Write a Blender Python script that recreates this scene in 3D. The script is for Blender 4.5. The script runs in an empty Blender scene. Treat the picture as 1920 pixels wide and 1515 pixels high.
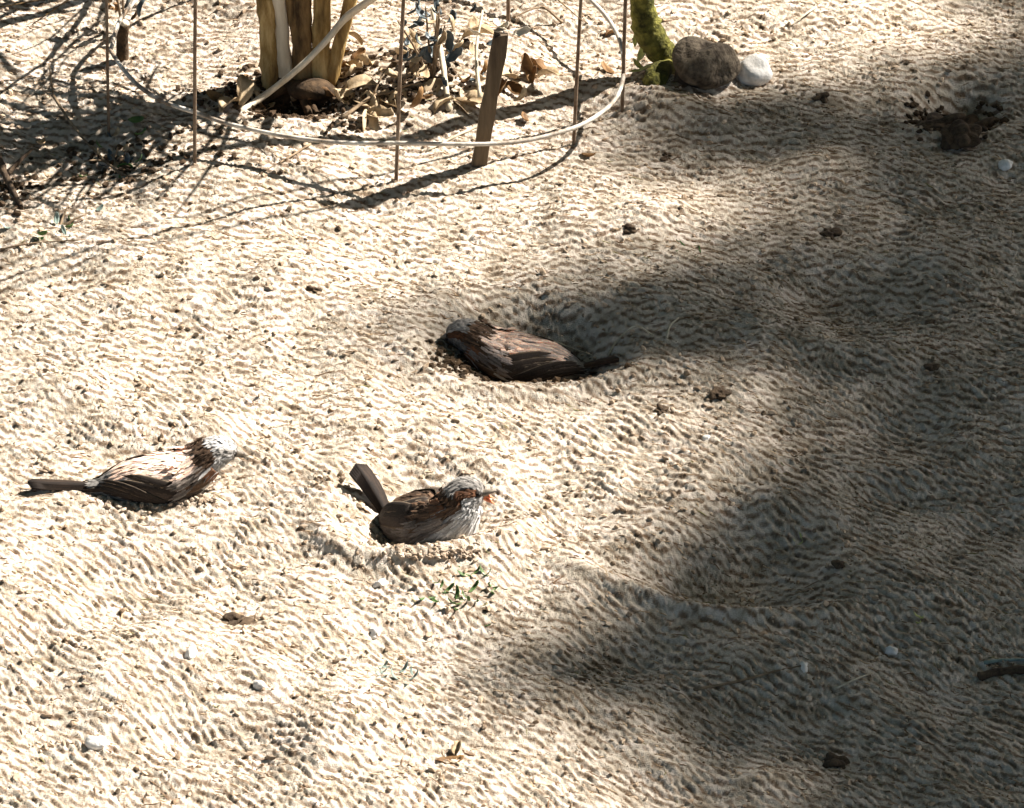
import bpy, bmesh, math, random
import numpy as np
from mathutils import Vector, Matrix

R = math.radians
random.seed(11)
rng = np.random.default_rng(11)
sc = bpy.context.scene
col = sc.collection

# ---------------------------------------------------------------- camera
PITCH = R(30.0)
WID = 0.16                      # frame width at unit distance
CAM = Vector((0.0, -5.0 * math.cos(PITCH), 5.0 * math.sin(PITCH)))
FW = Vector((0, math.cos(PITCH), -math.sin(PITCH)))
UP = Vector((0, math.sin(PITCH), math.cos(PITCH)))
cd = bpy.data.cameras.new('camera')
cam = bpy.data.objects.new('camera', cd)
col.objects.link(cam)
cam.location = CAM
cam.rotation_euler = (math.pi / 2 - PITCH, 0, 0)
cd.sensor_width = 36.0
cd.lens = 36.0 / WID
cd.clip_start = 0.1
cd.clip_end = 2000
sc.camera = cam

# ---------------------------------------------------------------- daylight
SUN_EL, SUN_AZ = R(42), R(28)    # azimuth: measured from +X (right) towards +Y (away)
SUN = Vector((math.cos(SUN_EL) * math.cos(SUN_AZ), math.cos(SUN_EL) * math.sin(SUN_AZ), math.sin(SUN_EL)))
ld = bpy.data.lights.new('sun', 'SUN')
ld.energy = 5.0
ld.angle = R(0.53)
ld.color = (1.0, 0.935, 0.86)
lo = bpy.data.objects.new('sun', ld)
col.objects.link(lo)
lo.rotation_euler = SUN.to_track_quat('Z', 'Y').to_euler()
world = bpy.data.worlds.new('World')
sc.world = world
world.use_nodes = True
wn = world.node_tree
sky = wn.nodes.new('ShaderNodeTexSky')
sky.sky_type = 'NISHITA'
sky.sun_disc = False
sky.sun_elevation = SUN_EL
sky.sun_rotation = math.pi / 2 - SUN_AZ
sky.air_density = 1.0
sky.dust_density = 2.5
bg = wn.nodes['Background']
wn.links.new(sky.outputs[0], bg.inputs[0])
bg.inputs[1].default_value = 0.05
sc.view_settings.view_transform = 'Standard'
sc.view_settings.look = 'None'
sc.view_settings.gamma = 1
sc.view_settings.exposure = 1.65
sc.view_settings.use_curve_mapping = False

# ---------------------------------------------------------------- helpers
def ray(px, py):
    return (FW + Vector((1, 0, 0)) * ((px - 960) / 1920 * WID) + UP * ((757.5 - py) / 1920 * WID))

def at(px, py, h=0.0):
    """world point on the horizontal plane z = h that the photograph shows at pixel px, py"""
    d = ray(px, py)
    t = (h - CAM.z) / d.z
    return CAM + d * t

def project(P):
    """numpy: world xyz -> photo pixel"""
    d = P - np.array(CAM)
    f = d @ np.array(FW)
    return 960 + d[..., 0] / f / WID * 1920, 757.5 - (d @ np.array(UP)) / f / WID * 1920

def tag(o, label=None, cat=None, group=None, kind=None):
    if label: o['label'] = label
    if cat: o['category'] = cat
    if group: o['group'] = group
    if kind: o['kind'] = kind
    return o

def empty(name, loc=(0, 0, 0), rot=(0, 0, 0)):
    o = bpy.data.objects.new(name, None)
    o.empty_display_size = 0.02
    col.objects.link(o)
    o.location = loc
    o.rotation_euler = rot
    return o

def link(name, me, mat=None, parent=None):
    if mat is not None and not me.materials:
        me.materials.append(mat)
    o = bpy.data.objects.new(name, me)
    col.objects.link(o)
    if parent is not None:
        o.parent = parent
    return o

def smooth(me):
    me.polygons.foreach_set('use_smooth', [True] * len(me.polygons))
    return me

def mesh(name, V, F, C=None, sm=True):
    me = bpy.data.meshes.new(name)
    me.from_pydata([tuple(v) for v in V], [], F)
    if C is not None:
        a = me.color_attributes.new('tint', 'FLOAT_COLOR', 'POINT')
        c = np.ones((len(V), 4), np.float32)
        c[:, :3] = np.array(C, np.float32)
        a.data.foreach_set('color', c.ravel())
    if sm: smooth(me)
    me.update()
    return me

def catmull(P, n):
    """smooth resampling of control rows (any width)"""
    P = np.array(P, float)
    if len(P) == 2:
        t = np.linspace(0, 1, n)[:, None]
        return P[0] * (1 - t) + P[1] * t
    Q = np.vstack([2 * P[0] - P[1], P, 2 * P[-1] - P[-2]])
    out = []
    for s in np.linspace(0, len(P) - 1, n):
        i = min(int(s), len(P) - 2)
        t = s - i
        a, b, c, d = Q[i], Q[i + 1], Q[i + 2], Q[i + 3]
        out.append(0.5 * ((2 * b) + (c - a) * t + (2 * a - 5 * b + 4 * c - d) * t * t + (3 * b - a - 3 * c + d) * t ** 3))
    return np.array(out)

def tube_vf(ctrl, n=16, seg=8, rough=0.0, closed=False, knots=0.0):
    """ctrl rows x, y, z, radius -> verts and faces of a tapered bent tube"""
    P = catmull(ctrl, n)
    if closed: P = P[:-1]
    n = len(P)
    V, F = [], []
    for i in range(n):
        a = P[(i - 1) % n if closed else max(i - 1, 0), :3]
        b = P[(i + 1) % n if closed else min(i + 1, n - 1), :3]
        t = Vector(b - a).normalized()
        ref = Vector((0, 0, 1)) if abs(t.z) < 0.85 else Vector((0, 1, 0))
        u = t.cross(ref).normalized()
        v = t.cross(u)
        r = P[i, 3]
        k = 1 + (knots * rng.random() if i % 4 == 0 else 0)
        for j in range(seg):
            an = 2 * math.pi * j / seg
            rr = r * k * (1 + rough * rng.normal())
            V.append(Vector(P[i, :3]) + u * (math.cos(an) * rr) + v * (math.sin(an) * rr))
    for i in range(n if closed else n - 1):
        for j in range(seg):
            a = i * seg + j
            b = i * seg + (j + 1) % seg
            c = ((i + 1) % n) * seg + (j + 1) % seg
            d = ((i + 1) % n) * seg + j
            F.append((a, b, c, d))
    if not closed:
        F.append(tuple(range(seg))[::-1])
        F.append(tuple(range((n - 1) * seg, n * seg)))
    return V, F

def join_vf(L):
    V, F, k = [], [], 0
    for v, f in L:
        V += list(v)
        F += [tuple(i + k for i in q) for q in f]
        k += len(v)
    return V, F

def tube(name, ctrl, mat, parent=None, **kw):
    V, F = tube_vf(ctrl, **kw)
    return link(name, mesh(name, V, F), mat, parent)

# ---------------------------------------------------------------- materials
def material(name, c1, c2, scale=60.0, rough=0.9, detail=6.0, bump=0.0, bscale=None, attr=False, stretch=(1, 1, 1),
             trans=0.0, contrast=(0.35, 0.65), c3=None, coord='Object'):
    m = bpy.data.materials.new(name)
    m.use_nodes = True
    nt = m.node_tree
    N, L = nt.nodes, nt.links
    bs = N['Principled BSDF']
    bs.inputs['Roughness'].default_value = rough
    bs.inputs['Specular IOR Level'].default_value = 0.25
    tc = N.new('ShaderNodeTexCoord')
    mp = N.new('ShaderNodeMapping')
    mp.inputs['Scale'].default_value = stretch
    L.new(tc.outputs[coord], mp.inputs[0])
    nz = N.new('ShaderNodeTexNoise')
    nz.inputs['Scale'].default_value = scale
    nz.inputs['Detail'].default_value = detail
    nz.inputs['Roughness'].default_value = 0.65
    L.new(mp.outputs[0], nz.inputs['Vector'])
    cr = N.new('ShaderNodeValToRGB')
    cr.color_ramp.elements[0].position = contrast[0]
    cr.color_ramp.elements[1].position = contrast[1]
    cr.color_ramp.elements[0].color = (*c1, 1)
    cr.color_ramp.elements[1].color = (*c2, 1)
    if c3:
        e = cr.color_ramp.elements.new(sum(contrast) / 2)
        e.color = (*c3, 1)
    L.new(nz.outputs['Fac'], cr.inputs[0])
    out = cr.outputs[0]
    if attr:
        at_ = N.new('ShaderNodeAttribute')
        at_.attribute_name = 'tint'
        mx = N.new('ShaderNodeMix')
        mx.data_type = 'RGBA'
        mx.blend_type = 'MULTIPLY'
        mx.inputs[0].default_value = 1
        L.new(at_.outputs['Color'], mx.inputs[6])
        L.new(out, mx.inputs[7])
        out = mx.outputs[2]
    L.new(out, bs.inputs['Base Color'])
    if bump:
        n2 = N.new('ShaderNodeTexNoise')
        n2.inputs['Scale'].default_value = bscale or scale * 3
        n2.inputs['Detail'].default_value = 5
        L.new(mp.outputs[0], n2.inputs['Vector'])
        b = N.new('ShaderNodeBump')
        b.inputs['Strength'].default_value = 0.9
        b.inputs['Distance'].default_value = bump
        L.new(n2.outputs['Fac'], b.inputs['Height'])
        L.new(b.outputs[0], bs.inputs['Normal'])
    if trans:
        tr = N.new('ShaderNodeBsdfTranslucent')
        L.new(out, tr.inputs[0])
        ms = N.new('ShaderNodeMixShader')
        ms.inputs[0].default_value = trans
        L.new(bs.outputs[0], ms.inputs[1])
        L.new(tr.outputs[0], ms.inputs[2])
        L.new(ms.outputs[0], N['Material Output'].inputs['Surface'])
    return m

M = {}
M['soil'] = material('dusty_soil', (0.30, 0.245, 0.18), (0.61, 0.525, 0.445), 46, 0.95, 12, 0.0014, 1100, c3=(0.47, 0.405, 0.325), attr=True)
M['crumb'] = material('soil_crumbs', (0.24, 0.17, 0.11), (0.55, 0.45, 0.35), 120, 0.95, 4, 0.0004, 1500, attr=True)
M['darkclod'] = material('damp_clod', (0.035, 0.022, 0.014), (0.11, 0.075, 0.045), 160, 0.95, 6, 0.001, 600)
M['stone'] = material('weathered_stone', (0.028, 0.02, 0.013), (0.19, 0.155, 0.11), 90, 0.9, 9, 0.003, 220, c3=(0.10, 0.078, 0.055))
M['palestone'] = material('chalk_stone', (0.62, 0.58, 0.52), (0.82, 0.80, 0.76), 90, 0.8, 5, 0.0008, 400)
M['bark'] = material('brown_bark', (0.045, 0.025, 0.01), (0.32, 0.20, 0.085), 70, 0.85, 9, 0.0028, 130, stretch=(1, 1, 0.25))
M['goldbark'] = material('golden_bark', (0.09, 0.05, 0.015), (0.58, 0.42, 0.19), 70, 0.7, 9, 0.0025, 130, stretch=(1, 1, 0.22), c3=(0.30, 0.19, 0.065))
M['palebark'] = material('peeled_pale_wood', (0.50, 0.42, 0.30), (0.78, 0.70, 0.56), 60, 0.6, 6, 0.0006, 300, stretch=(1, 1, 0.2))
M['root'] = material('dark_root', (0.018, 0.012, 0.007), (0.09, 0.055, 0.028), 90, 0.95, 8, 0.002, 200)
M['moss'] = material('mossy_bark', (0.03, 0.03, 0.008), (0.24, 0.22, 0.05), 90, 0.95, 9, 0.003, 320, c3=(0.11, 0.105, 0.022))
M['stake'] = material('stake_wood', (0.045, 0.032, 0.02), (0.15, 0.108, 0.066), 80, 0.85, 8, 0.0008, 300, stretch=(1, 1, 0.12))
M['wire'] = material('rusty_wire', (0.10, 0.055, 0.03), (0.22, 0.17, 0.12), 90, 0.6, 6, 0.0003, 500)
M['ring'] = material('galvanised_wire', (0.17, 0.115, 0.07), (0.70, 0.66, 0.58), 45, 0.45, 5, 0.0003, 400)
M['twig'] = material('dry_twig', (0.12, 0.08, 0.045), (0.30, 0.22, 0.14), 120, 0.85, 6, 0.0004, 500)
M['paletwig'] = material('pale_twig', (0.38, 0.32, 0.22), (0.62, 0.55, 0.42), 120, 0.75, 5, 0.0003, 500)
M['greytwig'] = material('grey_green_twig', (0.14, 0.19, 0.16), (0.28, 0.34, 0.30), 120, 0.8, 5, 0.0003, 500)
M['dryleaf'] = material('dry_leaf', (0.30, 0.20, 0.10), (0.62, 0.49, 0.32), 90, 0.7, 6, 0.0005, 300, trans=0.2)
M['brownleaf'] = material('brown_leaf', (0.10, 0.05, 0.02), (0.30, 0.17, 0.07), 90, 0.7, 6, 0.0005, 300, trans=0.15)
M['greenleaf'] = material('green_leaf', (0.06, 0.12, 0.03), (0.16, 0.26, 0.09), 60, 0.5, 5, 0.0003, 300, trans=0.35)
M['limeleaf'] = material('lime_leaf', (0.42, 0.46, 0.14), (0.70, 0.70, 0.36), 60, 0.5, 5, 0.0003, 300, trans=0.35)
M['blueleaf'] = material('dark_blue_green_leaf', (0.03, 0.04, 0.045), (0.13, 0.16, 0.17), 60, 0.35, 5, 0.0003, 300, trans=0.15)
M['treeleaf'] = material('tree_leaf', (0.02, 0.06, 0.010), (0.045, 0.11, 0.018), 3, 0.6, 3, trans=0.38)
M['feather'] = material('feathers', (0.62, 0.60, 0.58), (1.0, 1.0, 1.0), 700, 0.8, 6, 0.0003, 2500, attr=True, trans=0.08)
M['beak'] = material('horn_beak', (0.10, 0.085, 0.07), (0.26, 0.22, 0.17), 300, 0.4, 4)
M['gape'] = material('orange_gape', (0.62, 0.14, 0.05), (0.80, 0.26, 0.12), 300, 0.45, 3)
M['eye'] = material('eye_black', (0.008, 0.006, 0.005), (0.014, 0.01, 0.008), 100, 0.12, 2)

# ---------------------------------------------------------------- the ground: one sheet
DX, DY = 0.00095, 0.00145
X0, X1, Y0, Y1 = -0.47, 0.47, -0.64, 0.76
xs = np.arange(X0, X1, DX)
ys = np.arange(Y0, Y1, DY)
nx, ny = len(xs), len(ys)
GX, GY = np.meshgrid(xs, ys)

def fft_field(kern, seed):
    r = np.random.default_rng(seed)
    w = np.fft.fft2(r.normal(size=(ny, nx)))
    kx = np.fft.fftfreq(nx, DX)[None, :]
    ky = np.fft.fftfreq(ny, DY)[:, None]
    f = np.fft.ifft2(w * kern(kx, ky)).real
    return f / f.std()

PXM = 0.000417
def streak(tilt, lam, sp_ang=0.5, sp_rad=0.24):
    def k(kx, ky):
        a = kx * PXM                      # as seen from the path: horizontally and foreshortened
        b = ky * PXM / math.sin(PITCH)
        r = np.hypot(a, b) + 1e-9
        th = np.arctan2(b, a)
        t0 = math.pi / 2 - R(tilt)
        d = np.angle(np.exp(2j * (th - t0))) / 2
        return np.exp(-(np.log(r * lam) / sp_rad) ** 2 / 2) * np.exp(-(d / sp_ang) ** 2 / 2)
    return k

def lowpass(lam, ex=1.0):
    def k(kx, ky):
        return np.exp(-((kx * ex) ** 2 + ky ** 2) * lam * lam * 2)
    return k

def blur01(seed, lam, lo=-0.5, hi=0.5):
    return np.clip((fft_field(lowpass(lam), seed) - lo) / (hi - lo), 0, 1)

f1 = fft_field(streak(3, 13, .42), 1)
f2 = fft_field(streak(22, 13, .42), 2)
f3 = fft_field(streak(33, 14, 0.36), 3)
f4 = fft_field(streak(12, 24, 0.8, 0.35), 4)
m1 = blur01(21, 0.05)
m2 = np.clip((0.15 - GY) / 0.5 + 0.8 * (blur01(22, 0.06) - 0.5), 0, 1)
w = f1 * (1 - m2) * (0.4 + 0.6 * m1) + f2 * (0.35 + 0.65 * m2) * (1.1 - m1 * 0.7) + f3 * m2 * m1 * 0.9 + 0.45 * f4
w /= w.std()
w = np.tanh(w * 1.15)
amp = 0.38 + 0.85 * blur01(23, 0.035, -0.9, 0.9)
fine = fft_field(streak(15, 7, 1.2, 0.3), 5)
grain = fft_field(lambda kx, ky: np.exp(-(np.log((np.hypot(kx, ky) + 1e-9) * 0.022) / 0.4) ** 2 / 2), 6)
grit = fft_field(lambda kx, ky: np.exp(-(np.log((np.hypot(kx, ky) + 1e-9) * 0.0042) / 0.35) ** 2 / 2), 9)
rough = blur01(24, 0.028, -1.0, 1.0)
Z = 0.00086 * amp * w + 0.00024 * fine + 0.00034 * np.maximum(grain, -0.7) * rough + 0.00020 * grit * (.5 + rough)
# real colour of the ground: fibres of darker damp soil among pale dust, laid independently of the relief
t1 = fft_field(streak(6, 14, .45), 31); t2 = fft_field(streak(25, 14, .42), 32)
tw = t1 * (1 - m2) + t2 * (.3 + .7 * m2); tw /= tw.std()
patch = blur01(33, 0.03, -1.2, 1.2)
speck = fft_field(streak(15, 8, 1.3, .3), 34)
TINT = np.clip(.85 + .45 * np.tanh((tw + .38) * 2.0) - .10 * patch - .16 * np.clip(speck - .6, 0, 2) + .06 * rng.normal(size=tw.shape), .22, 1.2)
big = fft_field(lowpass(0.045), 7) * 0.0016 + fft_field(lowpass(0.14), 8) * 0.004

def bowl_uv(px, py, rx, ry, ang=0.0, far=1.0):
    c = at(px, py)
    x, y = GX - c.x, GY - c.y
    ca, sa = math.cos(R(ang)), math.sin(R(ang))
    u = (x * ca + y * sa) / rx
    v = (-x * sa + y * ca) / ry
    v = np.where(v > 0, v * far, v)
    return u, v, np.hypot(u, v)

def bowl(px, py, rx, ry, depth, lip=0.004, ang=0.0, quiet=0.0, far=.78):
    """a dust bath scraped into the soil with a soft raised rim"""
    global big, Z
    u, v, r = bowl_uv(px, py, rx, ry, ang, far)
    r = r * (1 + 0.05 * np.sin(3 * np.arctan2(v, u) + px))
    b = np.where(r < 1, -depth * 0.5 * (1 + np.cos(np.pi * np.clip(r, 0, 1))), 0)
    l = lip * np.exp(-((r - 1.08) / 0.17) ** 2) * np.clip(.45 - v * .7 + .25 * np.sin(4 * u + px), 0, 1)
    big = big + b + l
    if quiet:
        Z = Z * (1 - quiet * np.clip(1.15 - r, 0, 1))

bowl(985, 634, 0.092, 0.074, 0.038, 0.005, -4, 0.1)     # third bird
bowl(1130, 668, 0.050, 0.034, 0.012, 0.001)
bowl(784, 966, 0.074, 0.058, 0.034, 0.008, 0, 0.2, far=.48)      # middle bird
bowl(300, 885, 0.080, 0.050, 0.014, 0.002)              # left bird
bowl(1352, 1078, 0.100, 0.046, 0.025, 0.0075, -20, far=.34)       # empty scrape on the right
bowl(1190, 1225, 0.085, 0.070, 0.010, 0.002, 10)
bowl(1450, 1350, 0.10, 0.07, 0.014, 0.003, 0)
bowl(1790, 205, 0.048, 0.050, 0.026, 0.003, -14, 0.1)
bowl(1310, 108, 0.045, 0.055, 0.026, 0.006, 0)
bowl(560, 180, 0.055, 0.06, 0.018, 0.004)
bowl(1560, 560, 0.11, 0.08, 0.014, 0.002)
bowl(420, 1370, 0.09, 0.06, 0.008, 0.002)
# the bright bank in front of the stone
u_, v_, r_ = bowl_uv(1215, 190, 0.075, 0.030, -34)
big = big + 0.012 * np.exp(-(r_ ** 2) * 1.2)
Z = (Z + big).astype(np.float64)

# extend the dense patch outwards to the horizon
def grow(start, step, end, sgn):
    out, s, p = [], step, start
    while abs(p) < end:
        s *= 1.22
        p += sgn * s
        out.append(p)
    return out
xr = grow(xs[-1], 0.0025, 600, 1); xl = grow(xs[0], 0.0025, 600, -1)[::-1]
yr = grow(ys[-1], 0.0035, 600, 1); yl = grow(ys[0], 0.0035, 600, -1)[::-1]
fx = np.concatenate([xl, xs, xr]); fy = np.concatenate([yl, ys, yr])
FXg, FYg = np.meshgrid(fx, fy)
ix = np.clip(np.round((FXg - X0) / DX).astype(int), 0, nx - 1)
iy = np.clip(np.round((FYg - Y0) / DY).astype(int), 0, ny - 1)
out = np.maximum(np.maximum(X0 - FXg, FXg - xs[-1]), np.maximum(Y0 - FYg, FYg - ys[-1]))
FZ = Z[iy, ix] * np.exp(-np.maximum(out, 0) / 0.25)
FZ += np.where(out > 0.3, 0.03 * np.minimum(1, (out - 0.3)) * np.sin(FXg * 1.7) * np.cos(FYg * 1.3), 0)
nX, nY = len(fx), len(fy)
me = bpy.data.meshes.new('ground')
me.vertices.add(nX * nY)
me.vertices.foreach_set('co', np.stack([FXg, FYg, FZ], -1).astype(np.float32).ravel())
idx = np.arange(nX * nY).reshape(nY, nX)
q = np.stack([idx[:-1, :-1], idx[:-1, 1:], idx[1:, 1:], idx[1:, :-1]], -1).reshape(-1, 4)
me.loops.add(q.size)
me.loops.foreach_set('vertex_index', q.ravel().astype(np.int32))
me.polygons.add(len(q))
me.polygons.foreach_set('loop_start', np.arange(0, q.size, 4, dtype=np.int32))
me.update(calc_edges=True)
me.polygons.foreach_set('use_smooth', np.ones(len(q), bool))
tn_ = np.where(out > 0, .85, TINT[iy, ix])
ca_ = me.color_attributes.new('tint', 'FLOAT_COLOR', 'POINT')
d_ = 1 - tn_
ca_.data.foreach_set('color', np.stack([1 - d_ * .88, 1 - d_ * .98, 1 - d_ * 1.06, np.ones_like(tn_)], -1).astype(np.float32).ravel())
ground = link('ground', me, M['soil'])
tag(ground, kind='structure')

def gz(x, y):
    i = int(np.clip(round((x - X0) / DX), 0, nx - 1)); j = int(np.clip(round((y - Y0) / DY), 0, ny - 1))
    if x < X0 or x > X1 or y < Y0 or y > Y1: return 0.0
    return float(Z[j, i])
def gzs(x, y, r=0.006):
    return sum(gz(x + a, y + b) for a in (-r, 0, r) for b in (-r, 0, r)) / 9
def put(px, py, dz=0.0):
    """where the ray through that pixel meets the real, uneven ground"""
    h = 0.0
    for _ in range(6):
        p = at(px, py, h); h = 0.6 * gzs(p.x, p.y) + 0.4 * h
    return Vector((p.x, p.y, gzs(p.x, p.y) + dz))

# ---------------------------------------------------------------- loose soil crumbs and chaff
def lumps(pts, sizes, cols, squash=0.65, seed=3):
    r = np.random.default_rng(seed)
    t = (1 + 5 ** .5) / 2
    iv = np.array([(-1, t, 0), (1, t, 0), (-1, -t, 0), (1, -t, 0), (0, -1, t), (0, 1, t), (0, -1, -t), (0, 1, -t),
                   (t, 0, -1), (t, 0, 1), (-t, 0, -1), (-t, 0, 1)], float)
    iv /= np.linalg.norm(iv[0])
    fc = [(0, 11, 5), (0, 5, 1), (0, 1, 7), (0, 7, 10), (0, 10, 11), (1, 5, 9), (5, 11, 4), (11, 10, 2), (10, 7, 6), (7, 1, 8),
          (3, 9, 4), (3, 4, 2), (3, 2, 6), (3, 6, 8), (3, 8, 9), (4, 9, 5), (2, 4, 11), (6, 2, 10), (8, 6, 7), (9, 8, 1)]
    n = len(pts)
    V = iv[None] * (1 + 0.22 * r.normal(size=(n, 12, 1)))
    V = V * (np.array([1, 0.75, squash]) * (1 + 0.2 * r.normal(size=(n, 1, 3))))
    a = r.random(n) * math.pi
    ca, sa = np.cos(a)[:, None], np.sin(a)[:, None]
    x = V[..., 0] * ca - V[..., 1] * sa; y = V[..., 0] * sa + V[..., 1] * ca
    V = np.stack([x, y, V[..., 2]], -1) * np.array(sizes)[:, None, None] + np.array(pts)[:, None, :]
    F = (np.array(fc)[None] + (np.arange(n) * 12)[:, None, None]).reshape(-1, 3)
    return V.reshape(-1, 3), [tuple(f) for f in F.tolist()], np.repeat(np.array(cols), 12, 0)

N_CR = 15000
px_ = rng.random(N_CR) * 0.9 - 0.45
py_ = rng.random(N_CR) * 1.36 - 0.62
sz = 0.0006 + 0.0026 * rng.random(N_CR) ** 5
P = [(x, y, gz(x, y) + s * 0.25) for x, y, s in zip(px_, py_, sz)]
g = rng.random((N_CR, 1)) * 0.7 + 0.65
V, F, C = lumps(P, sz, g * np.array([[1, .97, .92]]))
o = link('soil_crumbs', mesh('soil_crumbs', V, F, C, sm=False), M['crumb'])
tag(o, 'loose crumbs of dry soil strewn over the dusty ground', 'soil crumbs', kind='stuff')

MU = []
for (mx, my, sx, sy, n_) in [(545, 180, 62, 26, 620), (800, 150, 40, 30, 150), (650, 200, 60, 25, 90), (1785, 218, 36, 16, 520), (240, 300, 80, 26, 130), (860, 665, 30, 18, 90), (1080, 690, 60, 8, 40), (20, 345, 22, 30, 50)]:
    for _ in range(n_):
        c_ = at(random.gauss(mx, sx), random.gauss(my, sy)); s_ = random.uniform(.0012, .0042)
        MU.append((c_.x, c_.y, gz(c_.x, c_.y) + s_ * .35, s_))
V, F, C = lumps([m_[:3] for m_ in MU], [m_[3] for m_ in MU], np.ones((len(MU), 3)), seed=8)
o = link('dark_mulch', mesh('dark_mulch', V, F, C, sm=False), M['root'])
tag(o, 'dark bark mulch and rotted scraps gathered round the stems and in the hollows', 'mulch', kind='stuff')

# short bits of dry straw, root fibre and chaff
NF = 10500
fxr = rng.random(NF) * .92 - .46; fyr = rng.random(NF) * 1.38 - .63
ii = np.clip(((fxr - X0) / DX).astype(int), 0, nx - 1); jj = np.clip(((fyr - Y0) / DY).astype(int), 0, ny - 1)
ang = -np.radians(8 + 34 * m2[jj, ii] * (.4 + m1[jj, ii])) + rng.normal(size=NF) * .45
ln = rng.uniform(.0025, .0085, NF) * np.where(rng.random(NF) < .05, 1.9, 1)
r0 = rng.uniform(.00022, .00055, NF)
bendy = rng.normal(size=NF) * .18
def zat(x, y):
    return Z[np.clip(((y - Y0) / DY).astype(int), 0, ny - 1), np.clip(((x - X0) / DX).astype(int), 0, nx - 1)]
Vf = np.zeros((NF, 4, 3, 3))
for k in range(4):
    t_ = k / 3 - .5
    cx_ = fxr + (np.cos(ang) * t_ - np.sin(ang) * bendy * (.25 - t_ * t_)) * ln
    cy_ = fyr + (np.sin(ang) * t_ + np.cos(ang) * bendy * (.25 - t_ * t_)) * ln
    cz_ = zat(cx_, cy_) + r0 * .6
    rr_ = r0 * (1 if k in (1, 2) else .45)
    for m_ in range(3):
        aa = m_ * 2.094 + .5
        Vf[:, k, m_, 0] = cx_ - np.sin(ang) * np.cos(aa) * rr_
        Vf[:, k, m_, 1] = cy_ + np.cos(ang) * np.cos(aa) * rr_
        Vf[:, k, m_, 2] = cz_ + np.sin(aa) * rr_
fq = []
for k in range(3):
    for m_ in range(3):
        fq.append((k * 3 + m_, k * 3 + (m_ + 1) % 3, (k + 1) * 3 + (m_ + 1) % 3, (k + 1) * 3 + m_))
F = (np.array(fq)[None] + (np.arange(NF) * 12)[:, None, None]).reshape(-1, 4).tolist()
tt_ = rng.random(NF)
pal = np.where((tt_ < .46)[:, None], np.array([[1.30, 1.2, 1.02]]), np.where((tt_ < .95)[:, None], np.array([[.42, .31, .22]]), np.array([[.55, .62, .34]])))
o = link('chaff', mesh('chaff', Vf.reshape(-1, 3), F, np.repeat(pal, 12, 0), sm=False), M['crumb'])
tag(o, 'short bits of dry straw and root fibre lying in the dust', 'chaff', kind='stuff')

# ---------------------------------------------------------------- stones and clods
def rock(name, loc, size, mat, seed, label=None, cat='stone', group=None, rot=0.0, sub=3, rough=0.12, sink=0.3):
    bm = bmesh.new()
    bmesh.ops.create_icosphere(bm, subdivisions=sub, radius=1)
    r = np.random.default_rng(seed)
    D = r.normal(size=(7, 3)); D /= np.linalg.norm(D, axis=1)[:, None]
    K = r.normal(size=(10, 3)) * 3.2; ph = r.random(10) * 6.3
    for v in bm.verts:
        p = np.array(v.co)
        k = 1.0
        for d in D:
            e = p @ d - 0.74
            if e > 0: k -= e * 0.55
        k += rough * 0.35 * np.sin(K @ p + ph).sum() / 3
        v.co = Vector(p * k * np.array(size))
    me = bpy.data.meshes.new(name); bm.to_mesh(me); bm.free(); smooth(me)
    o = link(name, me, mat)
    o.location = Vector(loc) + Vector((0, 0, size[2] * (1 - 2 * sink)))
    o.rotation_euler = (0, 0, rot)
    tag(o, label, cat, group)
    return o

# round stone with a mossy stem beside it
p = put(1322, 172)
st = rock('boulder', (p.x, p.y + 0.018, p.z), (0.0285, 0.028, 0.027), M['stone'], 4,
          'round brown weathered stone resting in a hollow beside the mossy stem', 'stone', sub=5, rough=0.38, sink=0.2)
p = put(1412, 150)
rock('pebble', p, (0.016, 0.014, 0.016), M['palestone'], 9, 'chalk white stone touching the right side of the round brown stone', 'stone', sub=4, rough=.25, sink=0.28)

for i, (x, y, s, lab) in enumerate([
    (180, 1396, .0095, 'largest white pebble, lying in the sunlit dust near the bottom left corner'),
    (360, 1226, .0068, 'small white pebble in the dust between the dark clod and the bottom left corner'),
    (486, 1286, .0062, 'small squarish white pebble below the dark brown clod'),
    (713, 1095, .0050, 'tiny white pebble just below left of the middle sparrow'),
    (703, 1187, .0060, 'flat white pebble between the middle sparrow and the grey green tuft'),
    (1885, 312, .0080, 'pale flat stone in the shade below the dark hollow at the right edge'),
    (1508, 1252, .0050, 'small pale pebble at the end of the brown twig in the shade'),
    (1672, 1222, .0052, 'small pale pebble in the deepest shade near the right edge'),
    (1325, 822, .0038, 'tiny pale pebble right of the empty ground between two sparrows'),
    (255, 1150, .0036, 'tiny pale pebble at the left edge level with the dark clod')]):
    rock('pebble', put(x, y), (s * (1 + .15 * math.sin(i * 2.3)), s * (.72 + .1 * math.sin(i * 5)), s * .6), M['palestone'], 40 + i, lab, 'pebble', 'white pebbles on the dusty ground', rot=i * 1.3, sub=3, rough=.5, sink=.42)

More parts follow.
